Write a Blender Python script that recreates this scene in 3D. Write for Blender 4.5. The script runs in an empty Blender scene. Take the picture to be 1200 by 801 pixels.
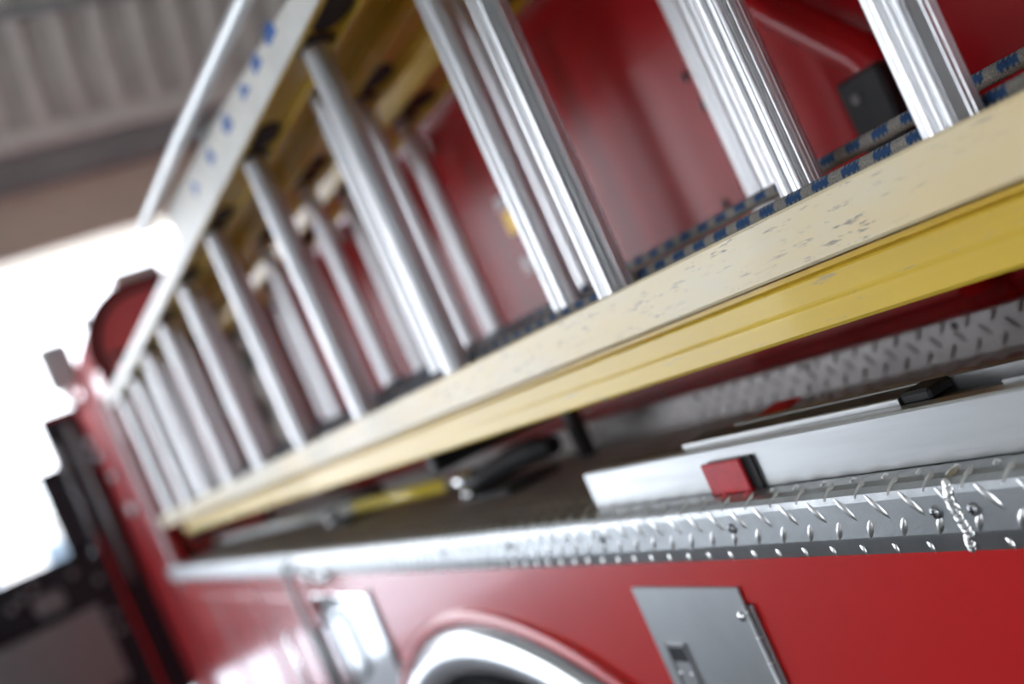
import bpy, bmesh, math, random
from mathutils import Vector, Matrix
random.seed(7)
C = bpy.context.scene.collection
S = bpy.context.scene
PI = math.pi

# ------------------------------------------------------------------ camera
FPX = 1167.0
th = math.atan(644.6/FPX); pit = math.atan(25.8/FPX); ph = math.atan2(.408, .913)
F0 = Vector((math.sin(th), math.cos(th), 0)); R0 = Vector((math.cos(th), -math.sin(th), 0))
FW = F0*math.cos(pit) + Vector((0, 0, math.sin(pit))); U0 = R0.cross(FW)
CR = R0*math.cos(ph) - U0*math.sin(ph); CU = R0*math.sin(ph) + U0*math.cos(ph)
cam_d = bpy.data.cameras.new('camera'); cam = bpy.data.objects.new('camera', cam_d); C.objects.link(cam)
M = Matrix((CR, CU, -FW)).transposed().to_4x4(); M.translation = Vector((0, 0, 1.52))
cam.matrix_world = M
cam_d.sensor_width = 36; cam_d.lens = 36*FPX/1200; cam_d.clip_start = .02; cam_d.clip_end = 400
cam_d.dof.use_dof = True; cam_d.dof.focus_distance = .64; cam_d.dof.aperture_fstop = 2.6
S.camera = cam

# ------------------------------------------------------------------ world, sun, exposure
w = bpy.data.worlds.new('world'); S.world = w; w.use_nodes = True
nt = w.node_tree; bg = nt.nodes['Background']
tc = nt.nodes.new('ShaderNodeTexCoord'); sx = nt.nodes.new('ShaderNodeSeparateXYZ'); rp = nt.nodes.new('ShaderNodeValToRGB')
nt.links.new(tc.outputs['Generated'], sx.inputs[0]); nt.links.new(sx.outputs['Z'], rp.inputs[0])
rp.color_ramp.elements[0].color = (.93, .95, 1, 1); rp.color_ramp.elements[0].position = 0
rp.color_ramp.elements[1].color = (.70, .82, 1, 1); rp.color_ramp.elements[1].position = .8
nt.links.new(rp.outputs[0], bg.inputs[0]); bg.inputs[1].default_value = 5.0
sd = bpy.data.lights.new('sun', 'SUN'); sd.energy = 5; sd.angle = .02; sd.color = (1, .98, .95)
so = bpy.data.objects.new('sun', sd); C.objects.link(so); so.rotation_euler = (math.radians(25), math.radians(-48), 0)
vs = S.view_settings; vs.view_transform = 'Standard'; vs.look = 'None'; vs.gamma = 1; vs.exposure = 0.22; vs.use_curve_mapping = False

# ------------------------------------------------------------------ materials
def mat(name, col, rough=.5, metal=0, noise=0, nscale=20, stretch=(1, 1, 1), bump=0, bscale=200, col2=None,
        wear=None, wear_amt=.5, wscale=30, wstretch=(1, 1, 1), coat=0, spec=.5, emit=0, aniso=0, rough_var=0, trans=0):
    m = bpy.data.materials.new(name); m.use_nodes = True
    t = m.node_tree; N = t.nodes; L = t.links; b = N['Principled BSDF']
    b.inputs['Base Color'].default_value = (*col, 1); b.inputs['Roughness'].default_value = rough
    b.inputs['Metallic'].default_value = metal
    b.inputs['Specular IOR Level'].default_value = spec
    b.inputs['Coat Weight'].default_value = coat; b.inputs['Coat Roughness'].default_value = .05
    if trans: b.inputs['Transmission Weight'].default_value = trans
    if aniso: b.inputs['Anisotropic'].default_value = aniso
    if emit: b.inputs['Emission Color'].default_value = (*col, 1); b.inputs['Emission Strength'].default_value = emit
    geo = N.new('ShaderNodeTexCoord')
    def noi(scale, st, detail=6, rg=.6):
        mp = N.new('ShaderNodeMapping'); mp.inputs['Scale'].default_value = st
        L.new(geo.outputs['Object'], mp.inputs[0])
        n = N.new('ShaderNodeTexNoise'); n.inputs['Scale'].default_value = scale; n.inputs['Detail'].default_value = detail
        n.inputs['Roughness'].default_value = rg
        L.new(mp.outputs[0], n.inputs['Vector']); return n
    out = None
    if noise or col2:
        n = noi(nscale, stretch); r = N.new('ShaderNodeValToRGB')
        c2 = col2 or tuple(max(0, c*(1-noise)) for c in col)
        r.color_ramp.elements[0].color = (*col, 1); r.color_ramp.elements[0].position = .4
        r.color_ramp.elements[1].color = (*c2, 1); r.color_ramp.elements[1].position = .62
        L.new(n.outputs['Fac'], r.inputs[0]); out = r.outputs[0]
    if wear:
        n2 = noi(wscale, wstretch, 10, .72); r2 = N.new('ShaderNodeValToRGB')
        r2.color_ramp.elements[0].color = (0, 0, 0, 1); r2.color_ramp.elements[0].position = 1-wear_amt
        r2.color_ramp.elements[1].color = (1, 1, 1, 1); r2.color_ramp.elements[1].position = min(1, 1-wear_amt+.05)
        L.new(n2.outputs['Fac'], r2.inputs[0])
        mk_ = noi(wscale/7, (1, .5, 1), 3); r3 = N.new('ShaderNodeValToRGB')
        r3.color_ramp.elements[0].position = .42; r3.color_ramp.elements[1].position = .62
        L.new(mk_.outputs['Fac'], r3.inputs[0])
        ml = N.new('ShaderNodeMath'); ml.operation = 'MULTIPLY'
        L.new(r2.outputs[0], ml.inputs[0]); L.new(r3.outputs[0], ml.inputs[1])
        mx = N.new('ShaderNodeMix'); mx.data_type = 'RGBA'
        L.new(ml.outputs[0], mx.inputs[0])
        if out: L.new(out, mx.inputs[6])
        else: mx.inputs[6].default_value = (*col, 1)
        mx.inputs[7].default_value = (*wear, 1); out = mx.outputs[2]
    if out: L.new(out, b.inputs['Base Color'])
    if rough_var:
        n4 = noi(nscale*2, stretch); mr = N.new('ShaderNodeMapRange')
        mr.inputs['From Min'].default_value = .3; mr.inputs['From Max'].default_value = .7
        mr.inputs['To Min'].default_value = rough; mr.inputs['To Max'].default_value = rough+rough_var
        L.new(n4.outputs['Fac'], mr.inputs[0]); L.new(mr.outputs[0], b.inputs['Roughness'])
    if bump:
        n3 = noi(bscale, stretch); bp = N.new('ShaderNodeBump'); bp.inputs['Strength'].default_value = bump
        bp.inputs['Distance'].default_value = .001
        L.new(n3.outputs['Fac'], bp.inputs['Height']); L.new(bp.outputs[0], b.inputs['Normal'])
    return m

ALU = mat('brushed_aluminium', (.78, .79, .80), .27, 1, .10, 60, (1, 1, .05), .12, 400, rough_var=.12,
          wear=(.42, .42, .42), wear_amt=.36, wscale=90, wstretch=(1, 1, .12))
ALU2 = mat('brushed_aluminium_flat', (.62, .63, .63), .36, 1, .12, 40, (1, .06, 1), .07, 300, rough_var=.12,
           wear=(.25, .25, .25), wear_amt=.37, wscale=60, wstretch=(.6, .05, 1.6))
PLATE = mat('tread_plate_aluminium', (.47, .49, .50), .36, 1, .15, 25, (1, 1, 1), .15, 500, rough_var=.12,
            wear=(.45, .45, .44), wear_amt=.40, wscale=35)
LUG = mat('polished_lug', (.88, .88, .86), .30, 1, .08, 80)
TRAY = mat('worn_dark_tread_plate', (.46, .42, .40), .42, .55, .25, 20, bump=.5, bscale=300)
KICK = mat('dull_tread_plate', (.42, .40, .39), .42, .9, .2, 30, bump=.4, bscale=300)
CREAM = mat('cream_enamel', (.93, .74, .41), .42, 0, 0, 9, (1, .3, 1), .25, 260, col2=(.88, .80, .60), coat=.2,
            wear=(.36, .30, .24), wear_amt=.43, wscale=260, wstretch=(1, .16, 1.3))
YELLOW = mat('yellow_enamel', (.84, .57, .045), .38, 0, 0, 14, (1, .25, 1), .2, 260, col2=(.78, .52, .05), coat=.25,
             wear=(.45, .38, .24), wear_amt=.40, wscale=110, wstretch=(1, .15, 1.5))
OLIVE = YELLOW
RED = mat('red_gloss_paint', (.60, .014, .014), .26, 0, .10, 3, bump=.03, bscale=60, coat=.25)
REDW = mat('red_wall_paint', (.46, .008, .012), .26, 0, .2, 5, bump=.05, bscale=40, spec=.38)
REDM = mat('red_enamel_matt', (.62, .02, .03), .4, 0, .2, 60, wear=(.25, .02, .02), wear_amt=.36, wscale=150)
BLACK = mat('black_rubber', (.015, .014, .016), .6, 0, .3, 60, bump=.4, bscale=400)
BLK2 = mat('black_satin', (.012, .012, .018), .35, 0, .2, 30)
CHROME = mat('chrome', (.88, .89, .90), .08, 1, .03, 10)
CHROME2 = mat('satin_chrome', (.72, .73, .75), .2, 1, .03, 10)
STEEL = mat('dull_steel', (.42, .43, .44), .38, 1, .12, 30, rough_var=.1)
DOORM = mat('grey_steel_door', (.46, .48, .49), .34, .85, .10, 12, rough_var=.08, bump=.05, bscale=500)
PUMP = mat('grey_panel_metal', (.45, .41, .37), .42, .6, .15, 12)
CABR = mat('faded_red_cab_paint', (.55, .035, .04), .6, 0, .15, 4, spec=.2)
CABB = mat('cab_red_lightened', (.88, .13, .13), .6, 0, .08, 4)  # cab red lightened to stand in for light on the rear
GLASS = mat('window_glass', (.9, .95, .97), .03, 0, trans=.9)
CEIL = mat('ceiling_beige', (.66, .65, .58), .8, 0, .15, 4)
RIBM = mat('ceiling_rib_paint', (.93, .91, .82), .7, 0, .12, 6)
BEIGE = mat('beige_header_paint', (.80, .69, .55), .7, 0, .10, 2)
DGREY = mat('grey_header_steel', (.36, .36, .35), .6, 0, .15, 3)
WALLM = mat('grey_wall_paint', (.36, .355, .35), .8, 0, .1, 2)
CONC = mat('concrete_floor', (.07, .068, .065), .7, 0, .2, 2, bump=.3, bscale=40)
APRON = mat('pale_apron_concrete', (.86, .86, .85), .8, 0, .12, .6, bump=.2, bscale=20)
TUBEM = mat('white_painted_tube', (.78, .80, .80), .3, .2, .05, 20)
BLUE = mat('blue_vinyl', (.03, .13, .42), .4)
TAPE = mat('white_web_enamel', (.80, .78, .72), .4, 0, .12, 20)
SCUFF = mat('dark_scuffed_steel', (.14, .13, .13), .5, .6, .3, 50)
GOLD = mat('gold_glint', (.85, .55, .08), .35, .4, .1, 30)  # colour of the yellow reflections built on the wall
WHITE = mat('white_trim_and_glint', (.86, .86, .90), .3, 0, .05, 20)  # window frames, lenses and the white reflections built on the wall
YPOLE = mat('yellow_pole_enamel', (.88, .68, .05), .35, 0, .1, 20, coat=.4)
FOAM = mat('pale_fibreglass', (.70, .72, .70), .4, 0, .1, 30)
PINK = mat('pale_facade', (.78, .70, .66), .8, 0, .15, 2)
WINM = mat('facade_window_glass', (.12, .15, .18), .15)
CARP = mat('red_car_paint', (.55, .05, .05), .25, 0, .05, 3, coat=.6)

def rope_mat():
    m = bpy.data.materials.new('braided_rope'); m.use_nodes = True
    t = m.node_tree; N = t.nodes; L = t.links; b = N['Principled BSDF']
    b.inputs['Roughness'].default_value = .9
    at = N.new('ShaderNodeAttribute'); at.attribute_name = 'tracer'
    mx = N.new('ShaderNodeMix'); mx.data_type = 'RGBA'
    mx.inputs[6].default_value = (.30, .28, .25, 1); mx.inputs[7].default_value = (.022, .075, .19, 1)
    L.new(at.outputs['Fac'], mx.inputs[0])
    n = N.new('ShaderNodeTexNoise'); n.inputs['Scale'].default_value = 900; n.inputs['Detail'].default_value = 4
    tc = N.new('ShaderNodeTexCoord'); L.new(tc.outputs['Object'], n.inputs['Vector'])
    m2 = N.new('ShaderNodeMix'); m2.data_type = 'RGBA'; m2.blend_type = 'MULTIPLY'; m2.inputs[0].default_value = .7
    r = N.new('ShaderNodeValToRGB'); r.color_ramp.elements[0].position = .3; r.color_ramp.elements[1].position = .65
    r.color_ramp.elements[0].color = (.35, .34, .33, 1); r.color_ramp.elements[1].color = (1.3, 1.3, 1.3, 1)
    L.new(n.outputs['Fac'], r.inputs[0]); L.new(mx.outputs[2], m2.inputs[6]); L.new(r.outputs[0], m2.inputs[7])
    L.new(m2.outputs[2], b.inputs['Base Color'])
    bp = N.new('ShaderNodeBump'); bp.inputs['Strength'].default_value = .6; bp.inputs['Distance'].default_value = .0005
    L.new(n.outputs['Fac'], bp.inputs['Height']); L.new(bp.outputs[0], b.inputs['Normal'])
    return m
ROPE = rope_mat()

# ------------------------------------------------------------------ helpers
def thing(name, label, cat, loc=(0, 0, 0), group=None):
    o = bpy.data.objects.new(name, None); C.objects.link(o); o.location = loc; o.empty_display_size = .1
    o['label'] = label; o['category'] = cat
    if group: o['group'] = group
    return o
def link(name, me, m, parent=None, label=None, kind=None, cat=None, group=None):
    me.materials.clear(); me.materials.append(m)
    o = bpy.data.objects.new(name, me); C.objects.link(o)
    if parent:
        o.parent = parent
        q = parent; off = Vector((0, 0, 0))
        while q: off += q.location; q = q.parent
        o.location = -off
    if label: o['label'] = label
    if kind: o['kind'] = kind
    if cat: o['category'] = cat
    if group: o['group'] = group
    return o
class MB:
    def __init__(s): s.v = []; s.f = []; s.sm = []
    def add(s, vs, fs, smooth=False):
        o = len(s.v); s.v += [tuple(p) for p in vs]
        for f in fs: s.f.append([i+o for i in f]); s.sm.append(smooth)
        return s
    def box(s, x0, x1, y0, y1, z0, z1, bev=0):
        if bev:
            b = bev; pr = [(x0+b, z0), (x1-b, z0), (x1, z0+b), (x1, z1-b), (x1-b, z1), (x0+b, z1), (x0, z1-b), (x0, z0+b)]
            ins = [(min(max(x, x0+b), x1-b), min(max(z, z0+b), z1-b)) for x, z in pr]
            V = [(x, y0, z) for x, z in ins]+[(x, y0+b, z) for x, z in pr]+[(x, y1-b, z) for x, z in pr]+[(x, y1, z) for x, z in ins]
            Fs = []
            for r in range(3):
                for i in range(8):
                    j = (i+1) % 8; Fs.append((r*8+i, r*8+j, r*8+8+j, r*8+8+i))
            Fs.append(tuple(range(7, -1, -1))); Fs.append(tuple(range(24, 32)))
            return s.add(V, Fs)
        V = [(x, y, z) for x in (x0, x1) for y in (y0, y1) for z in (z0, z1)]
        return s.add(V, [(0, 1, 3, 2), (4, 6, 7, 5), (0, 4, 5, 1), (2, 3, 7, 6), (0, 2, 6, 4), (1, 5, 7, 3)])
    def ext(s, pr, y0, y1, smooth=False, axis='y'):
        n = len(pr)
        def P(a, b, t): return (a, t, b) if axis == 'y' else ((t, a, b) if axis == 'x' else (a, b, t))
        V = [P(a, b, y0) for a, b in pr]+[P(a, b, y1) for a, b in pr]
        Fs = [(i, (i+1) % n, n+(i+1) % n, n+i) for i in range(n)]
        s.add(V, Fs, smooth)
        o = len(s.v)-2*n
        s.f.append([o+i for i in range(n-1, -1, -1)]); s.sm.append(False)
        s.f.append([o+n+i for i in range(n)]); s.sm.append(False)
        return s
    def tube(s, path, r, seg=12, caps=True):
        path = [Vector(p) for p in path]; n = len(path); rings = []
        rr = r if isinstance(r, (list, tuple)) else [r]*n
        t0 = (path[1]-path[0]).normalized(); up = Vector((0, 0, 1)) if abs(t0.z) < .9 else Vector((1, 0, 0))
        V = []
        for i, p in enumerate(path):
            t = (path[min(i+1, n-1)]-path[max(i-1, 0)]).normalized()
            a = t.cross(up).normalized(); b = a.cross(t).normalized(); up = b
            for k in range(seg):
                q = 2*PI*k/seg; V.append(p+(a*math.cos(q)+b*math.sin(q))*rr[i])
        Fs = [(i*seg+k, i*seg+(k+1) % seg, (i+1)*seg+(k+1) % seg, (i+1)*seg+k) for i in range(n-1) for k in range(seg)]
        o = len(s.v); s.add(V, Fs, True)
        if caps:
            s.f.append([o+k for k in range(seg-1, -1, -1)]); s.sm.append(False)
            s.f.append([o+(n-1)*seg+k for k in range(seg)]); s.sm.append(False)
        return s
    def dome(s, c, nrm, r, h, seg=16, rings=5):
        c = Vector(c); nrm = Vector(nrm).normalized(); a = nrm.orthogonal().normalized(); b = nrm.cross(a)
        V = []; 
        for i in range(rings):
            q = PI/2*i/rings
            for k in range(seg):
                p = 2*PI*k/seg; V.append(c+(a*math.cos(p)+b*math.sin(p))*r*math.cos(q)+nrm*h*math.sin(q))
        V.append(c+nrm*h)
        Fs = [(i*seg+k, i*seg+(k+1) % seg, (i+1)*seg+(k+1) % seg, (i+1)*seg+k) for i in range(rings-1) for k in range(seg)]
        Fs += [((rings-1)*seg+k, (rings-1)*seg+(k+1) % seg, rings*seg) for k in range(seg)]
        return s.add(V, Fs, True)
    def build(s, name, m, parent=None, **k):
        me = bpy.data.meshes.new(name); me.from_pydata(s.v, [], s.f); me.validate()
        if len(me.polygons) == len(s.sm): me.polygons.foreach_set('use_smooth', s.sm)
        bm = bmesh.new(); bm.from_mesh(me); bmesh.ops.recalc_face_normals(bm, faces=bm.faces); bm.to_mesh(me); bm.free()
        me.update()
        return link(name, me, m, parent, **k)
def dup(o, dy, parent=None):
    c = o.copy(); C.objects.link(c); c.location = Vector(o.location)+Vector((0, dy, 0)); return c
def arc(cx, cz, r, a0, a1, n):
    return [(cx+r*math.cos(a0+(a1-a0)*i/n), cz+r*math.sin(a0+(a1-a0)*i/n)) for i in range(n+1)]

# ------------------------------------------------------------------ setting: bay, ground, outside
def st(mb, name, m, **k): return mb.build(name, m, kind='structure', **k)
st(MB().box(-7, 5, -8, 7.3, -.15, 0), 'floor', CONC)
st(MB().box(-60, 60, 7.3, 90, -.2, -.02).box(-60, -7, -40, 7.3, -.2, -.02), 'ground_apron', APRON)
st(MB().box(-7, 5.2, -8, 6.0, 5.3, 5.5), 'ceiling', CEIL)
st(MB().box(-7, 5.2, -8.2, -8, 0, 5.4), 'wall_back', WALLM)
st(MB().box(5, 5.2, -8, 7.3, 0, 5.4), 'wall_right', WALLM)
st(MB().box(-7.2, -7, -8, 7.3, 3.6, 5.4).box(-7.2, -7, .6, 7.3, 0, 3.6).box(-7.2, -7, -8, -3.0, 0, 3.6), 'wall_left', WALLM)  # unseen wall; its gap is put in to brighten the rungs
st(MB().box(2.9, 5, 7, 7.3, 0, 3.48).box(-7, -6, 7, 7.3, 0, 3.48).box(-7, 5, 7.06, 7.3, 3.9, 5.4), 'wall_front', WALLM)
st(MB().box(-7, 5, 6.96, 7.34, 3.475, 3.60, .01), 'trim_1', BEIGE)
st(MB().box(-7, 5, 7.0, 7.2, 3.60, 3.90), 'trim_2', BEIGE)
st(MB().box(-7, 5, 6.9, 7.2, 3.90, 4.13, .01), 'trim_3', DGREY)
t54 = math.tan(math.radians(54))
# sloping ribbed soffit above the bay opening
sof = st(MB().ext([(7.1, 4.13), (7.1, 4.30), (6.1, 4.30+1.0*t54), (6.0, 4.25+1.0*t54), (6.9, 4.13)], -7, 5, axis='x'), 'soffit', CEIL)
st(MB().box(-7, 5, 6.82, 6.92, 4.13, 4.32, .02), 'trim_4', RIBM)
st(MB().box(-7, 5, 6.36, 6.42, 4.80, 4.86), 'trim_5', DGREY)
for i in range(-24, 14):
    x = 1.2+.255*i
    if x < -6.9 or x > 4.8: continue
    mb = MB(); pr = [(6.80, 4.26), (6.92, 4.20), (6.03, 4.28+1.0*t54-.05), (5.92, 4.28+1.0*t54-.12)]
    mb.ext(pr, x-.032, x+.032, axis='x')
    mb.build('rib', RIBM, sof)

# outside things beyond the bay opening
bl = thing('building', 'pale pinkish low building outside beyond the bay opening', 'building', (-3, 38, 0))
MB().box(-16, 8, 38, 46, -.02, 3.2).build('wall', PINK, bl)
MB().box(-16.4, 8.4, 37.6, 46.4, 3.2, 3.5).build('roof', RIBM, bl)
for i in range(7):
    x = -14+3*i
    f = MB().box(x, x+1.5, 37.93, 38.05, 1, 2.5).build('window', WHITE, bl)
    MB().box(x+.08, x+1.42, 37.9, 37.96, 1.08, 2.42).build('pane', WINM, f)
car = thing('car', 'red car parked on the bright apron outside the bay', 'car', (-.3, 16, 0))
pr = [(13.9, .35), (13.95, .75), (14.7, .95), (15.3, 1.38), (16.9, 1.42), (17.6, 1.0), (18.1, .92), (18.15, .35)]
MB().ext(pr, -1.1, .55, axis='x').build('body', CARP, car)
MB().ext([(14.95, .97), (15.4, 1.33), (16.8, 1.36), (17.35, 1.0)], -1.12, .57, axis='x').build('side_window', WINM, car)
MB().ext([(14.72, .97), (15.27, 1.36), (15.3, 1.33), (14.78, .95)], -1.0, .45, axis='x').build('windscreen', WINM, car)
for yy in (14.75, 17.3):
    for xx in (-1.1, .38):
        MB().tube([(xx, yy, .31), (xx+.2, yy, .31)], .33, 20).build('wheel', BLACK, car)

# ------------------------------------------------------------------ fire engine
FE = thing('fire_engine', 'red fire engine with tread plate ledge and ladders racked on its side', 'fire engine', (1.2, 2, 0))
def P(mb, name, m, parent=FE, **k): return mb.build(name, m, parent, **k)
LZ = 1.3583                       # ledge height
# lower body side panel with wheel arch opening
ya, za, Ra = 1.22, .498, .745
mb = MB(); top = 1.318; bot = .55; xs = (.461, .52)
arcp = [(ya+Ra*math.cos(a), za+Ra*math.sin(a)) for a in [PI-PI*i/48 for i in range(49)] if za+Ra*math.sin(a) > bot-.001]
def quad_panel(mb, y0, y1, zb, zt): mb.box(xs[0], xs[1], y0, y1, zb, zt)
quad_panel(mb, -1.6, arcp[-1][0] if arcp[-1][0] < ya else arcp[0][0], bot, top)
for (p, q) in zip(arcp[:-1], arcp[1:]):
    V = [(x, y, z) for x in xs for (y, z) in (p, q, (q[0], top), (p[0], top))]
    mb.add(V, [(0, 1, 2, 3), (7, 6, 5, 4), (0, 4, 5, 1), (2, 6, 7, 3)])
quad_panel(mb, max(arcp[0][0], arcp[-1][0]), 3.88, bot, top)
P(mb, 'side_panel', RED)
# far compartment doors as separate panels proud of the body
def comp_door(y0, y1, z0, z1, m, nm='compartment_door', lab=None):
    d = P(MB().box(.4565, .4615, y0, y1, z0, z1, .004), nm, m, **({'label': lab} if lab else {}))
    return d
cd = comp_door(1.975+.06, 2.50, .62, 1.262, RED)
MB().tube([(.44, 2.20, 1.20), (.425, 2.20, 1.19), (.425, 2.20, 1.05), (.44, 2.20, 1.04)], .007, 8).build('handle', CHROME, cd)
cd = comp_door(1.64, 2.00, .62, 1.272, CHROME, lab='polished compartment door reflecting daylight')
MB().tube([(.445, 1.93, 1.22), (.425, 1.93, 1.21), (.425, 1.93, 1.10), (.445, 1.93, 1.09)], .008, 8).build('handle', STEEL, cd)
comp_door(2.56, 3.15, .62, 1.262, RED); comp_door(3.21, 3.80, .62, 1.262, RED)
P(MB().tube([(.440, 2.03, 1.345), (.436, 2.03, 1.33), (.436, 2.03, .60)], .007, 10), 'door_hinge', STEEL)
P(MB().box(.459, .4615, 1.618, 1.636, .62, 1.28), 'door_gasket', BLACK)
P(MB().box(.4595, .4615, 3.17, 3.19, .62, 1.29), 'door_gasket', SCUFF)
for yy, zz in ((1.80, 1.312), (1.86, 1.305), (1.93, 1.312)):
    P(MB().dome((.452, yy, zz), (-1, 0, 0), .014, .010), 'marker_lamp', CHROME)

# tread plate edge extrusion
fas = [(.4790, LZ), (.4640, LZ), (.4585, LZ-.0015), (.4555, LZ-.005), (.4545, LZ-.010), (.4545, LZ-.0345), (.4549, LZ-.0365), (.4580, LZ-.0475), (.4600, LZ-.0485), (.4790, LZ-.0485)]
edge = P(MB().ext(fas, -1.2, 2.036), 'tread_plate_edge', PLATE)
P(MB().ext(fas, 2.052, 3.9), 'tread_plate_edge', PLATE)
P(MB().ext([(.48, LZ-.003), (.776, LZ-.003), (.776, LZ-.012), (.48, LZ-.012)], -1.2, 3.9), 'ledge_plate', TRAY)
P(MB().ext([(.777, LZ-.01), (.793, LZ-.01), (.793, 1.394), (.777, 1.3935)], -1.2, 3.4), 'kick_plate', KICK)
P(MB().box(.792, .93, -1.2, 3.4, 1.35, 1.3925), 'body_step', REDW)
def lug(mb, c, t, n, L=.0225, W=.0062, H=.0014, sm=True):
    c = Vector(c); t = Vector(t).normalized(); n = Vector(n).normalized(); s = n.cross(t)
    a = c+t*L/2; b = c-t*L/2; l = c+s*W/2; r = c-s*W/2
    q = [c+t*L*.25+s*W*.36, c-t*L*.25+s*W*.36, c-t*L*.25-s*W*.36, c+t*L*.25-s*W*.36]
    p0 = c+t*L*.22+n*H; p1 = c-t*L*.22+n*H
    V = [a, q[0], l, q[1], b, q[2], r, q[3], p0, p1, c+n*H*1.15]
    V = [v-n*.0002 if i < 8 else v for i, v in enumerate(V)]
    mb.add(V, [(0, 1, 8), (1, 2, 10, 8), (2, 3, 9, 10), (3, 4, 9), (4, 5, 9), (5, 6, 10, 9), (6, 7, 8, 10), (7, 0, 8)], sm)
mb = MB(); pz = .0278; y = -.6; k = 0
Y0 = .4145
n0 = -34
for i in range(n0, 58):
    y = Y0+pz*i
    if 2.03 < y < 2.056: continue
    for j, (zc, sg) in enumerate(((LZ-.0145, 1), (LZ-.0285, -1))):
        yy = y+(pz/2 if j else 0)
        lug(mb, (.4545, yy+.004, zc), (0, sg*.62, .78) if sg > 0 else (0, -.45, .89), (-1, 0, 0), .0225 if sg > 0 else .0165)
    # lip row
    lug(mb, (.4565, y+.006, LZ-.0418), (.20, .42, .80), (-.96, 0, -.28), .0125, .005)
    # rows wrapping over the top fold and on the top
    lug(mb, (.4590, y+.017, LZ-.0022), (.62, -.45, .62), (-.75, 0, .66), .0170, .0055, .0016)
    lug(mb, (.4705, y+.003, LZ), (.8, .6, 0), (0, 0, 1), .015, .006)
P(mb, 'tread_lug', LUG, kind='stuff')
mb = MB()
for i in range(-30, 130):
    y = Y0+pz*i
    if y > 3.85: break
    for r in range(21):
        x = .492+.0139*r; yy = y+(pz/2 if r % 2 else 0)
        lug(mb, (x, yy, LZ-.003), (.7, .7 if r % 2 else -.7, 0), (0, 0, 1), .019, .0062, .0022, False)
P(mb, 'ledge_lug', TRAY, kind='stuff')
mb = MB()
for i in range(-30, 106):
    y = Y0+pz*i
    for r in range(3):
        z = LZ+.006+.0125*r
        if z > 1.391: continue
        lug(mb, (.777, y+(pz/2 if r % 2 else 0), z), (0, (.6 if r % 2 else -.6), .8), (-1, 0, 0), .019, .006, .0020, False)
P(mb, 'kick_plate_lug', KICK, kind='stuff')
def screw(x, y, z, r=.0042, nrm=(-1, 0, 0), m=None):
    s = P(MB().dome((x, y, z), nrm, r, r*.55, 20, 6).tube([(x-.0003, y, z), (x+.0012, y, z)], r*1.12, 20), 'screw', m or STEEL)
    MB().box(x-r*.62, x-r*.35, y-r*.55, y+r*.55, z-r*.11, z+r*.11).box(x-r*.621, x-r*.35, y-r*.11, y+r*.11, z-r*.55, z+r*.55).build('cross_slot', BLACK, s)
for yy in (.4315, .4045, .625, .8185, 1.02, 1.22, 1.42): screw(.4543, yy, 1.3375)
for yy in (-.02, .19, .40, .624, .82, 1.02): screw(.777, yy, 1.3875, .0038, m=SCUFF)
# weld bead across the edge extrusion: overlapping ripples
mb = MB(); path = [(.4660, .416, LZ-.0003), (.4625, .4162, LZ-.0003), (.4592, .4165, LZ-.0020), (.4562, .4168, LZ-.0045)]
for q in range(1, 11):
    t = q/10; path.append((.4543, .4165+.0022*math.sin(t*4.2)-.0035*t+.002*t*t*2, LZ-.0055-.029*t))
path += [(.4548, .4175, LZ-.037), (.4562, .4190, LZ-.042), (.4580, .4205, LZ-.0475)]
pv = [Vector(p) for p in path]
dense = []
for a, b in zip(pv[:-1], pv[1:]):
    for q in range(2): dense.append(a.lerp(b, q/2))
for i, p in enumerate(dense):
    n = Vector((-1, 0, 0)) if p.z < LZ-.004 else Vector((-.7, 0, .7))
    mb.dome(p+Vector((0, random.uniform(-.0006, .0006), 0))-n*.0004, n+Vector((0, 0, .35)), random.uniform(.0034, .0042), random.uniform(.0008, .0012), 16, 5)
P(mb, 'weld_bead', LUG)

# wheel arch trim: flare, gasket and chrome ring
def ring(r0, r1, x0, x1, m, name, bulge=0, n=72):
    mb = MB(); prof = [(r0, x1)]+[(r0+(r1-r0)*q/8, x0+.004-bulge*math.sin(PI*q/8)) for q in range(9)]+[(r1, x1)]
    V = []; a_s = [PI*(-.03)+PI*1.06*i/n for i in range(n+1)]
    for a in a_s:
        for r, x in prof: V.append((x, ya+r*math.cos(a), za+r*math.sin(a)))
    k = len(prof); Fs = [(i*k+j, i*k+j+1, (i+1)*k+j+1, (i+1)*k+j) for i in range(n) for j in range(k-1)]
    mb.add(V, Fs, True); return P(mb, name, m)
ring(.735, .757, .452, .463, RED, 'arch_flare', .004)
ring(.727, .736, .450, .463, BLK2, 'arch_gasket', .001)
ring(.668, .729, .446, .465, CHROME2, 'fender_ring', .010)
mb = MB(); n = 60; V = []
for i in range(n+1):
    a = PI*i/n
    for r, x in ((.66, .44), (.66, .85)): V.append((x, ya+r*math.cos(a), za+r*math.sin(a)))
mb.add(V, [(2*i, 2*i+1, 2*i+3, 2*i+2) for i in range(n)], True); mb.box(.85, .86, ya-.66, ya+.66, .2, za+.66)
P(mb, 'wheel_well', BLACK)
wh = P(MB().tube([(.50, ya, .50), (.52, ya, .50), (.78, ya, .50), (.80, ya, .50)], [.44, .50, .50, .44], 48), 'wheel', BLACK)
MB().tube([(.49, ya, .50), (.53, ya, .50)], .27, 32).build('rim', CHROME, wh)

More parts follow.
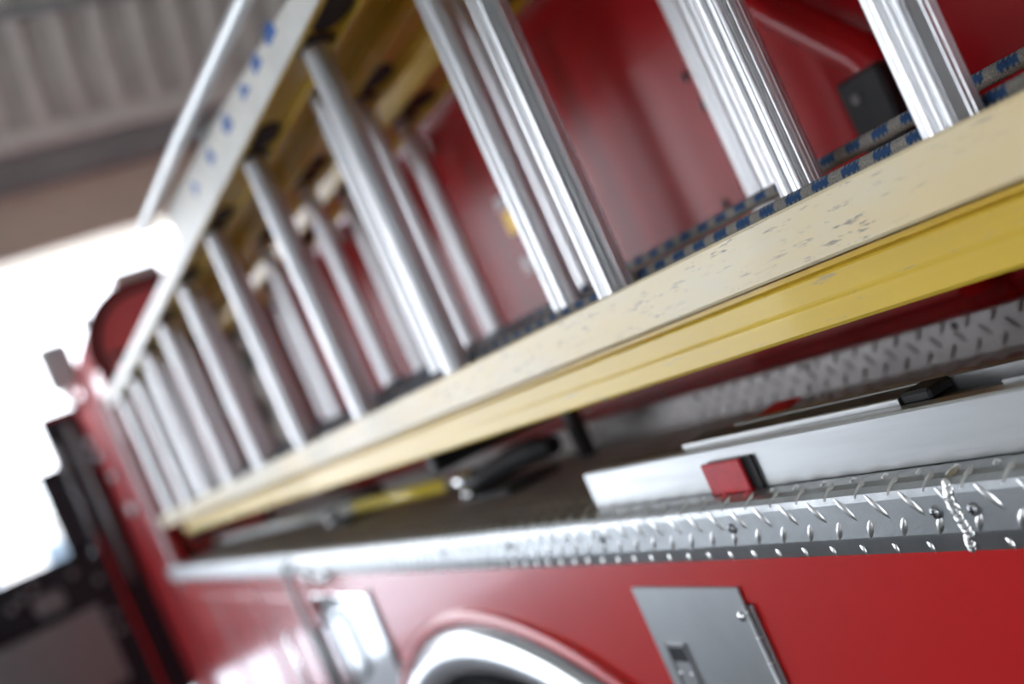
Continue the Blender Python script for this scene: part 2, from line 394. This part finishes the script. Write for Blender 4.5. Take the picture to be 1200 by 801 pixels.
# small access door with hinge and recessed latch
D = P(MB().box(.4578, .4612, .657, .8135, 1.02, 1.2865, .0008), 'access_door', DOORM, label='small grey steel access door')
mb = MB().box(.4572, .4612, .648, .6585, 1.03, 1.272, .0008)
mb.tube([(.4572, .6535, 1.03), (.4572, .6535, 1.272)], .0032, 12)
mb.build('piano_hinge', STEEL, D)
for i in range(12): MB().tube([(.4572, .6535, 1.268-.022*i), (.4572, .6535, 1.2668-.022*i)], .0036, 12).build('hinge_knuckle', LUG, D)
for zz in (1.262, 1.165, 1.07): MB().dome((.4576, .6655, zz), (-1, 0, 0), .0045, .003).build('screw', CHROME, D)
mb = MB(); y0, y1, z0, z1 = .764, .797, 1.11, 1.2325
for a, b, c, d in ((y0, y1, z1-.004, z1), (y0, y1, z0, z0+.004), (y0, y0+.003, z0, z1), (y1-.003, y1, z0, z1)): mb.box(.4560, .4580, a, b, c, d, .0006)
mb.build('latch_frame', CHROME, D)
MB().box(.4572, .4579, y0+.003, y1-.003, z0+.003, z1-.003).build('latch_cup', BLK2, D)
MB().box(.4563, .4574, y0+.005, y1-.005, z0+.005, z1-.018, .0005).build('latch_paddle', STEEL, D)
for yy in (.772, .789): MB().dome((.4563, yy, 1.203), (-1, 0, 0), .0022, .0012).build('screw', CHROME, D)

# hose body wall behind the ladders
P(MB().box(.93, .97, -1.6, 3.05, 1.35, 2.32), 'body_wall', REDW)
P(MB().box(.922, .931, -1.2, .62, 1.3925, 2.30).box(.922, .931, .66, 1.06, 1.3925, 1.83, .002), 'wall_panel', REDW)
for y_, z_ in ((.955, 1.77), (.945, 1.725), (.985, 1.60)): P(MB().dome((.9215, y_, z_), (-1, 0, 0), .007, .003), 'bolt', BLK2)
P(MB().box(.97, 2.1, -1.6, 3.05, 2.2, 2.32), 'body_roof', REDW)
P(MB().box(.62, 2.1, -1.6, 3.85, .35, 1.34), 'lower_body', BLK2)
for y_, z_ in ((1.653, 1.964), (2.214, 1.978), (2.80, 1.975)):  # studs standing in for lamp reflections in the red wall
    c_ = P(MB().tube([(.93, y_, z_), (.905, y_, z_)], .022, 20), 'glint_stud', CHROME)
    MB().dome((.906, y_, z_), (-1, 0, 0), .021, .012, 20).build('lens', WHITE, c_)  # white dome imitates the bright reflected spot
# reflections in the glossy wall, built as gold and white patches
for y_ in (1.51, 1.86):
    P(MB().box(.9285, .9305, y_-.02, y_+.012, 1.735, 1.775), 'wall_glint', GOLD, label='gold patch of reflected light on the wall')
    P(MB().box(.9285, .9305, y_-.012, y_+.02, 1.782, 1.805), 'wall_glint', WHITE, label='white patch of reflected light on the wall')
    P(MB().box(.9285, .9305, y_-.010, y_+.018, 1.66, 1.69), 'wall_glint', WHITE, label='white patch of reflected light on the wall')

# ladder rack arm on the wall and its rubber pad
P(MB().tube([(.87, .79, 2.1), (.87, .785, 1.86), (.87, .775, 1.81), (.87, .75, 1.765), (.87, .665, 1.665), (.87, .652, 1.64), (.87, .65, 1.60), (.87, .65, 1.40)],
  [.021]*8, 18), 'rack_arm', REDW)
pad = P(MB().box(.835, .895, .628, .684, 1.545, 1.645, .004), 'rack_pad', BLACK)
MB().tube([(.8355, .664, 1.622), (.833, .664, 1.622)], .0055, 16).build('screw', SCUFF, pad)
for y_ in (.30, 1.25, 3.3):
    br = P(MB().box(.50, .93, y_-.012, y_+.012, 1.430, 1.4570, .003), 'rack_shelf', BLACK)
    MB().box(.72, .74, y_-.010, y_+.010, LZ-.003, 1.43).build('strut', BLACK, br)
for y_ in (.1, 3.4):
    P(MB().box(.50, .93, y_-.012, y_+.012, 2.066, 2.082), 'rack_shelf', BLACK)

# chrome tube above the ladder
tb = P(MB().tube([(.45, -1.0, 1.94), (.45, 1.06, 2.038), (.45, 1.53, 2.062), (.45, 2.02, 2.074)], .0115, 16), 'hand_rail', TUBEM, label='long white rail above the ladder')
MB().tube([(.465, 1.50, 2.050), (.56, 1.50, 2.050), (.93, 1.50, 2.05)], .007, 10).build('stay', STEEL, tb)
lt = P(MB().tube([(.88, .885, 1.99), (.88, .885, 1.842)], .009, 14).dome((.88, .885, 1.842), (0, 0, -1), .009, .006), 'hook_bolt', CHROME)

# pump module and cab rear
P(MB().box(.86, 2.1, 3.05, 3.9, 1.34, 2.32), 'pump_panel', PUMP)
for (y_, z_, r_) in ((3.15, 1.55, .05), (3.3, 1.72, .04), (3.5, 1.5, .06), (3.6, 1.8, .04), (3.2, 1.88, .035)):
    g = P(MB().tube([(.86, y_, z_), (.80, y_, z_)], r_, 20), 'pump_outlet', STEEL)
    MB().dome((.80, y_, z_), (-1, 0, 0), r_*.9, .02, 20).build('cap', CHROME, g)
cabp = [(.50, .45), (.50, 2.17)]+[(.74+.24*math.cos(a), 2.17+.245*math.sin(a)) for a in [PI-PI/2*i/14 for i in range(1, 15)]]+[(1.9, 2.415), (2.1, 2.2), (2.1, .45)]
P(MB().ext(cabp, 3.9, 5.06), 'cab', CABR)
P(MB().ext([(.52, 1.2), (.52, 2.17)]+[(.74+.215*math.cos(a), 2.17+.22*math.sin(a)) for a in [PI-PI/2*i/14 for i in range(1, 15)]]+[(1.9, 2.385), (1.9, 1.2)], 3.895, 3.9), 'cab_rear_lit_face', CABB)  # thin overlay in brighter red, light painted onto the cab rear
# dark weatherstrip following the rear shoulder
mb = MB(); pts = [(.535, 3.892, 1.35), (.535, 3.892, 2.17)]+[(.74+.205*math.cos(a), 3.892, 2.17+.21*math.sin(a)) for a in [PI-PI/2*i/12 for i in range(1, 13)]]+[(1.7, 3.892, 2.38)]
P(mb.tube(pts, .014, 8), 'weatherstrip', BLACK)
P(MB().dome((.535, 3.89, 2.31), (-1, -1, .4), .022, .016), 'clearance_lamp', CHROME)
P(MB().box(.70, .88, 3.95, 4.25, 2.41, 2.47, .01), 'roof_lamp', TAPE)
P(MB().box(.492, .502, 4.25, 4.262, .6, 2.2), 'door_gap', BLACK)
# cab handrail
hr = P(MB().tube([(.50, 3.74, 2.02), (.472, 3.74, 2.0), (.47, 3.74, 1.95), (.47, 3.74, 1.30), (.472, 3.74, 1.26), (.50, 3.74, 1.24)], .012, 12), 'grab_rail', STEEL)
P(MB().box(.484, .50, 3.70, 3.9, 1.15, 2.1), 'rail_mount', RED)
# bright reflective cab kit: lamps and brackets low on the cab side
for y_, z_, r_ in ((4.35, 1.62, .028), (4.7, 1.90, .025), (4.8, 1.98, .022), (4.5, 1.78, .02)):
    c_ = P(MB().tube([(.50, y_, z_), (.478, y_, z_)], r_, 18), 'side_lamp', CHROME)
    MB().dome((.479, y_, z_), (-1, -.4, 0), r_*.9, .014, 18).build('lens', WHITE, c_)
# open crew door standing out from the cab
dr = P(MB().box(.335, .53, 5.065, 5.14, .75, 2.17, .01), 'cab_door', BLK2, label='black inner edge of the open cab door')
MB().box(.335, .53, 5.05, 5.15, 2.17, 2.19, .004).build('door_cap', REDM, dr)
MB().box(-.42, .335, 5.08, 5.14, .75, 1.53, .01).build('inner_panel', BLK2, dr)
fr = MB()
for a, b, c, d in ((-.42, .335, 1.53, 1.555), (-.42, .335, 1.935, 1.955), (-.42, -.40, 1.53, 1.955), (.24, .335, 1.53, 1.955)): fr.box(a, b, 5.09, 5.13, c, d)
fr.build('window_frame', BLK2, dr)
MB().box(-.40, .25, 5.108, 5.113, 1.55, 1.94).build('window_glass', GLASS, dr)
MB().box(-.36, .27, 5.070, 5.082, .93, 1.30, .01).build('kick_panel', STEEL, dr)
MB().box(.02, .15, 5.062, 5.082, 1.345, 1.445, .018).build('speaker_cover', STEEL, dr)
MB().box(.083, .087, 5.058, 5.064, 1.35, 1.44).build('speaker_divider', BLK2, dr)
for x_, z_ in ((-.06, 1.44), (-.01, 1.46), (.05, 1.485), (.22, 1.475), (.31, 1.23), (.31, 1.15), (.31, 1.40)):
    MB().dome((x_, 5.07, z_), (0, -1, 0), .018, .014).build('door_bolt', STEEL, dr)
P(MB().tube([(.445, 5.05, 2.12), (.44, 5.0, 2.10), (.44, 5.0, 1.36), (.445, 5.05, 1.33)], .016, 12), 'grab_rail', STEEL)
P(MB().tube([(.36, 5.05, 2.05), (.36, 5.01, 2.02), (.36, 5.01, 1.56), (.36, 5.05, 1.53)], .010, 12), 'grab_rail', STEEL)
P(MB().box(.37, .385, 5.045, 5.06, .8, 1.6), 'door_seal', REDM)
# mirror on its arms
mr = P(MB().box(.40, .53, 4.57, 4.62, 2.20, 2.41, .02), 'mirror', TUBEM)
MB().tube([(.51, 4.60, 2.10), (.45, 4.60, 2.16), (.44, 4.60, 2.30)], .018, 12).build('arm', CHROME, mr)
hn = P(MB().tube([(.56, 4.6, 2.16), (.56, 4.55, 2.20), (.56, 4.3, 2.24)], [.07, .035, .02], 18), 'siren_horn', CHROME)

# pike pole strapped to the ledge with rubber clamps
pp = thing('pike_pole', 'yellow and pale pole held in two black rubber clamps on the tread ledge', 'tool', (.63, 2.6, LZ-.003))
zp = 1.385
MB().tube([(.63, 1.50, zp), (.63, 2.05, zp-.001)], .0125, 16).build('yellow_shaft', YPOLE, pp)
MB().tube([(.63, 2.05, zp-.001), (.63, 3.72, zp-.004)], .0125, 16).build('pale_shaft', FOAM, pp)
MB().tube([(.63, 3.70, zp-.004), (.63, 3.85, zp-.004)], [.02, .014], 16).build('ferrule', CHROME, pp)
MB().tube([(.63, 1.42, zp), (.63, 1.52, zp)], .016, 16).build('ferrule', CHROME, pp)
p2 = thing('pry_bar', 'pale bar with yellow tip lying behind the yellow pole on the ledge', 'tool', (.70, 2.9, LZ-.003))
MB().tube([(.70, 2.3, 1.375), (.70, 3.7, 1.372)], .010, 12).build('shaft', FOAM, p2)
MB().tube([(.70, 2.75, 1.375), (.70, 3.1, 1.374)], .013, 12).build('grip', YPOLE, p2)
for y_ in (1.34, 2.12):
    cl = P(MB().tube([(.615, y_+.085, LZ+.018), (.635, y_+.05, LZ+.026), (.655, y_, LZ+.034), (.672, y_-.05, LZ+.038), (.68, y_-.10, LZ+.036)], [.012, .017, .019, .019, .014], 14), 'rubber_clamp', BLACK)
    MB().dome((.612, y_+.085, LZ+.008), (-.5, -.6, .5), .013, .014, 16).tube([(.615, y_+.09, LZ-.003), (.612, y_+.085, LZ+.010)], .011, 14).build('buckle', CHROME, cl)
    MB().box(.60, .69, y_-.07, y_+.08, LZ-.0035, LZ+.006, .002).build('clamp_base', BLACK, cl)

# ------------------------------------------------------------------ ladders
def flute(r, n, depth, seg, flats=0, rot=0):
    out = []
    for i in range(seg):
        a = 2*PI*i/seg
        g = max(0, math.cos(a*n+rot))**6
        rr = r-depth*g
        if flats:
            s = 2*PI/flats; b = ((a+rot) % s)-s/2
            rr = min(rr, r*math.cos(s/2*.72)/max(.2, math.cos(b))) if abs(b) < s/2 else rr
        out.append((rr*math.cos(a), rr*math.sin(a)))
    return out
def rung_mesh(cx, cy, z0, z1, prof, m, parent, name='rung'):
    return MB().ext([(cx+a, cy+b) for a, b in prof], z0, z1, axis='z').build(name, m, parent)
def ladder(root, xc, ys, zb, zt, prof, m=ALU, saddle=True, web_b=None, web_t=None, xw=.033):
    z0 = web_b if web_b else zb-.012; z1 = web_t if web_t else zt+.018
    r0 = rung_mesh(xc, ys[0], z0, z1, prof, m, root)
    for y_ in ys[1:]: dup(r0, y_-ys[0])
    sd_ = MB().tube([(xc, ys[0], z1-.007), (xc, ys[0], z1-.001)], [.021, .028], 24).build('rung_plate', SCUFF, root)
    for y_ in ys[1:]: dup(sd_, y_-ys[0])
    # flat black oval on the web on the near side of each rung
    V = [(xc+.024*math.cos(a)*xw/.033, ys[0]-.078+.044*math.sin(a)) for a in [2*PI*i/28 for i in range(28)]]
    h = MB().ext(V, z1-.0035, z1+.001, axis='z').build('web_oval', BLACK, root)
    for y_ in ys[1:]: dup(h, y_-ys[0])
    return r0
def ibeam(x0, x1, z0, z1, zw, tf=.005, tw=.004, lip=.004):
    # outer flange, web at zw, inner flange
    return [(x0, z0+.002), (x0+.002, z0), (x0+tf+lip, z0), (x0+tf+lip, z0+.004), (x0+tf, z0+.008), (x0+tf, zw), (x1-tf, zw), (x1-tf, z0+.008), (x1-tf-lip, z0+.004), (x1-tf-lip, z0), (x1-.001, z0), (x1, z0+.002),
            (x1, z1-.002), (x1-.001, z1), (x1-tf-lip, z1), (x1-tf-lip, z1-.004), (x1-tf, z1-.008), (x1-tf, zw+tw), (x0+tf, zw+tw), (x0+tf, z1-.008), (x0+tf+lip, z1-.004), (x0+tf+lip, z1), (x0+.002, z1), (x0, z1-.002)]

EL = thing('extension_ladder', 'nearest ladder in the rack, with worn cream rail, yellow rail below and aluminium rungs', 'ladder', (.55, 1.2, 1.457))
YF = [.347+.351*i for i in range(-1, 10)]
FY0, FY1 = -1.1, 3.64
def bev_beam(prof, y0, y1, name, m, parent, **k): return MB().ext(prof, y0, y1).build(name, m, parent, **k)
# fly section (front)
bev_beam(ibeam(.467, .534, 1.5010, 1.5405, 1.512), FY0, FY1, 'fly_rail', CREAM, EL, label='worn cream painted lower rail')
bev_beam(ibeam(.467, .534, 1.9520, 1.9880, 1.961), FY0, FY1, 'fly_rail', YELLOW, EL)
bev_beam([(.4660, 1.9525), (.4672, 1.9525), (.4672, 1.9875), (.4660, 1.9875)], FY0, FY1, 'rail_face', TAPE, EL, label='whitish outer face of the upper rail')
profF = flute(.0172, 26, .0009, 208, 8, .2)
ladder(EL, .4995, YF, 1.54, 1.952, profF, web_b=1.5155, web_t=1.9615)
# bed section (behind and outside)
sb = [(.4900, 1.499), (.4900, 1.4955), (.4850, 1.4935), (.4842, 1.4920), (.4842, 1.4780), (.4838, 1.4765), (.4829, 1.4745), (.4827, 1.4730), (.4826, 1.4600), (.4850, 1.4575), (.4960, 1.4575), (.4985, 1.4605), (.4985, 1.4920), (.615, 1.4920), (.615, 1.4605), (.6175, 1.4575), (.6270, 1.4575), (.6300, 1.4600), (.6300, 1.499)]
bev_beam(sb, FY0, 3.30, 'bed_rail', YELLOW, EL, label='yellow lower rail with lipped edge')
stp = [(.4880, 1.9895), (.4880, 2.0090), (.6440, 2.0125), (.6450, 2.0090), (.6450, 1.9860), (.6430, 1.9840), (.6350, 1.9840), (.6350, 1.9950), (.6390, 2.0000), (.6390, 2.0080), (.5850, 2.0080), (.5850, 1.9960), (.5780, 1.9960), (.5780, 2.0080), (.4930, 2.0080), (.4930, 1.9895)]
bev_beam(stp, FY0, 3.5, 'bed_rail', YELLOW, EL)
MB().ext([(.05, 1.95), (1.06, 2.0145), (1.46, 2.047), (1.95, 2.072), (1.95, 1.990), (.95, 1.975), (.05, 1.92)], .4860, .4878, axis='x').build('web_plate', TAPE, EL, label='pale tapered plate with blue marks')
YS = [.516+.349*i for i in range(-1, 9)]
profS = flute(.0168, 24, .0011, 240)
ladder(EL, .557, YS, 1.49, 2.0, profS, web_b=1.491, web_t=2.0085)
# blue illegible marks on the pale strip
mk = [[(-.018, 0), (.006, 0), (.016, .014), (.004, .03), (-.012, .026)], [(-.014, .002), (.012, 0), (.016, .022), (-.002, .03)], [(-.02, .004), (.014, 0), (.006, .03), (-.008, .016)]]
for i, (y_, z_) in enumerate(((1.125, 2.006), (1.20, 2.006), (1.284, 2.006), (1.407, 2.010), (1.538, 2.014), (1.692, 2.018))):
    p = mk[i % 3]; MB().ext([(y_+a*1.5, z_+b*.9-.003) for a, b in p], .4852, .4862, axis='x').build('blue_mark', BLUE, EL)

R2 = thing('roof_ladder', 'aluminium ladder with dull yellow rails directly behind the two section ladder', 'ladder', (.69, 1.5, 1.49), 'ladders stored behind the front ladder')
bev_beam(ibeam(.655, .729, 1.495, 1.528, 1.509), FY0, 3.4, 'rail', YELLOW, R2)
bev_beam(ibeam(.655, .729, 1.985, 2.022, 1.995), FY0, 3.4, 'rail', YELLOW, R2)
ladder(R2, .690, [.662+.358*i for i in range(-1, 8)], 1.52, 1.985, flute(.016, 26, .0005, 156), web_b=1.5125, web_t=1.9955)
R3 = thing('roof_ladder', 'aluminium ladder deepest in the rack against the red body wall', 'ladder', (.83, 1.5, 1.49), 'ladders stored behind the front ladder')
bev_beam(ibeam(.784, .876, 1.490, 1.520, 1.503), .72, 3.4, 'rail', YELLOW, R3)
bev_beam(ibeam(.784, .876, 1.985, 2.022, 1.995), FY0, 3.4, 'rail', YELLOW, R3)
ladder(R3, .830, [.825+.356*i for i in range(0, 8)], 1.52, 1.985, flute(.0175, 26, .0005, 156), web_b=1.5065, web_t=1.9955, xw=.04)
for r_ in (R2, R3): r_['group'] = 'ladders stored behind the front ladder'

# halyard ropes: braided surface with blue tracer
HR = thing('halyard_rope', 'grey and blue braided rope in two runs along the cream rail, tied at farther rungs', 'rope', (.57, 1, 1.54))
def rope(name, path, r, label, per=.027, ph0=0.):
    # resample
    pv = [Vector(p) for p in path]; L = [0]
    for a, b in zip(pv[:-1], pv[1:]): L.append(L[-1]+(b-a).length)
    n = int(L[-1]/.0011); seg = 20; V = []; T = []
    j = 0
    for i in range(n+1):
        s = L[-1]*i/n
        while j < len(L)-2 and s > L[j+1]: j += 1
        t = (s-L[j])/(L[j+1]-L[j]); p = pv[j].lerp(pv[j+1], t); d = (pv[j+1]-pv[j]).normalized()
        a = d.cross(Vector((0, 0, 1))).normalized(); b = a.cross(d)
        for k in range(seg):
            q = 2*PI*k/seg
            u = q*8/(2*PI); v = s/.0042
            br = math.sin(2*PI*(u/2+v))*math.sin(2*PI*(u/2-v))
            w_ = abs(math.sin(PI*u*.5+PI*v))*.5+abs(math.sin(PI*u*.5-PI*v))*.5
            rad = r*(1+.09*br+.05*w_-.04)
            V.append(p+(a*math.cos(q)+b*math.sin(q))*rad)
            # two tracers, each a zigzag patch appearing periodically
            val = 0
            for c_, o_ in ((0.0, 0.), (.5, .5)):
                ang = (k/seg+c_+.08*math.sin(2*PI*v)) % 1
                ph_ = ((s/per)+o_+ph0) % 1
                dd = min(abs(ang-.42), 1-abs(ang-.42))
                if ph_ < .56 and dd < .13+.03*math.sin(2*PI*v*1.0): val = 1
            T.append(val)
    Fs = [(i*seg+k, i*seg+(k+1) % seg, (i+1)*seg+(k+1) % seg, (i+1)*seg+k) for i in range(n) for k in range(seg)]
    me = bpy.data.meshes.new(name); me.from_pydata(V, [], Fs); me.polygons.foreach_set('use_smooth', [True]*len(Fs))
    at = me.attributes.new('tracer', 'FLOAT', 'POINT'); at.data.foreach_set('value', T); me.update()
    return link(name, me, ROPE, HR)
def sag(x, y0, y1, z, amp, n=40, f=1.7, dx=0):
    return [(x+dx*math.sin(3.1*t*(y1-y0)), y0+(y1-y0)*t, z+amp*math.sin(f*t*(y1-y0)*PI)) for t in [i/n for i in range(n+1)]]
rope('rope_run', sag(.5255, -.35, 3.4, 1.5462, .0012), .0056, 'grey and blue braided rope lying along the top of the cream rail, nearer of two')
rope('rope_run', sag(.625, -.35, 3.4, 1.5655, .002, f=1.3), .0060, 'grey and blue braided rope stretched behind the ribbed rungs, farther of two', ph0=.3)
# rope turns where the far halyard is tied around the rungs
for i, y_ in enumerate((1.38, 1.56, 1.75, 2.05, 2.42, 2.75)):
    n = 22; pts = [(.625+.022*math.cos(2*PI*q/n*2), y_+.03*q/n*2-.03, 1.560+.014*math.sin(2*PI*q/n*2)) for q in range(n+1)]
    o = rope('rope_hitch', pts, .0055, 'x')

# ------------------------------------------------------------------ folded aluminium ladder on the ledge
AL = thing('folding_ladder', 'slim folded aluminium ladder lying along the tread plate edge in red brackets', 'ladder', (.50, .2, LZ))
pr = [(.4815, LZ), (.4815, 1.3935), (.4830, 1.3952), (.4950, 1.3952), (.4965, 1.3935), (.4965, LZ)]
bev_beam(pr, -1.0, .850, 'side_rail', ALU2, AL)
bev_beam([(.4975, LZ), (.4975, 1.3925), (.5130, 1.3925), (.5130, LZ)], -1.0, .838, 'inner_rail', SCUFF, AL, label='dark scuffed inner rail')
bev_beam([(.4978, 1.3935), (.4978, 1.3985), (.4990, 1.3995), (.5240, 1.3995), (.5240, 1.3935)], .462, .70, 'cover_strip', SCUFF, AL, label='dark strip with bright edge')
bev_beam([(.4969, 1.3940), (.4969, 1.3990), (.4978, 1.3998), (.4985, 1.3940)], .462, .70, 'strip_edge', ALU2, AL)
bev_beam([(.5245, LZ), (.5245, 1.4000), (.5260, 1.4010), (.5330, 1.4010), (.5345, 1.4000), (.5345, LZ)], -1.0, .66, 'side_rail', ALU2, AL)
MB().box(.499, .524, .438, .462, 1.3930, 1.4015, .002).build('end_block', BLACK, AL)
MB().box(.499, .524, .345, .372, 1.3930, 1.4025, .003).build('end_block', BLACK, AL)
bev_beam([(.4969, 1.3940), (.4969, 1.3975), (.4985, 1.3975), (.4985, 1.3940)], -1.0, .385, 'strip_edge', ALU2, AL)
# red retaining brackets
def clip(x0, x1, y0, y1, z0, z1, name='bracket_tab'):
    return MB().box(x0, x1, y0, y1, z0, z1, .001)
bk = P(clip(.4745, .4785, .610, .6585, 1.3545, 1.3850), 'ladder_bracket', REDM, label='small red painted bracket')
MB().box(.4745, .4785+.0005, .609, .6595, 1.3575-.002, 1.3590).build('bracket_foot', REDM, bk)
MB().box(.4787, .4812, .600, .6540, 1.3570, 1.3850).build('pad', BLACK, bk)
mb = MB().box(.575, .579, .665, .735, LZ-.003, 1.3865).box(.575, .600, .700, .735, 1.3845, 1.3870)
mb.add([(.575, .665, 1.3865), (.575, .705, 1.3865), (.600, .690, 1.3945), (.600, .655, 1.3945), (.576, .665, 1.385), (.576, .705, 1.385), (.601, .690, 1.3925), (.601, .655, 1.3925)], [(0, 1, 2, 3), (7, 6, 5, 4), (0, 4, 5, 1), (1, 5, 6, 2), (2, 6, 7, 3), (3, 7, 4, 0)])
P(mb, 'ladder_bracket', REDM, label='bent red bracket behind the folded ladder')
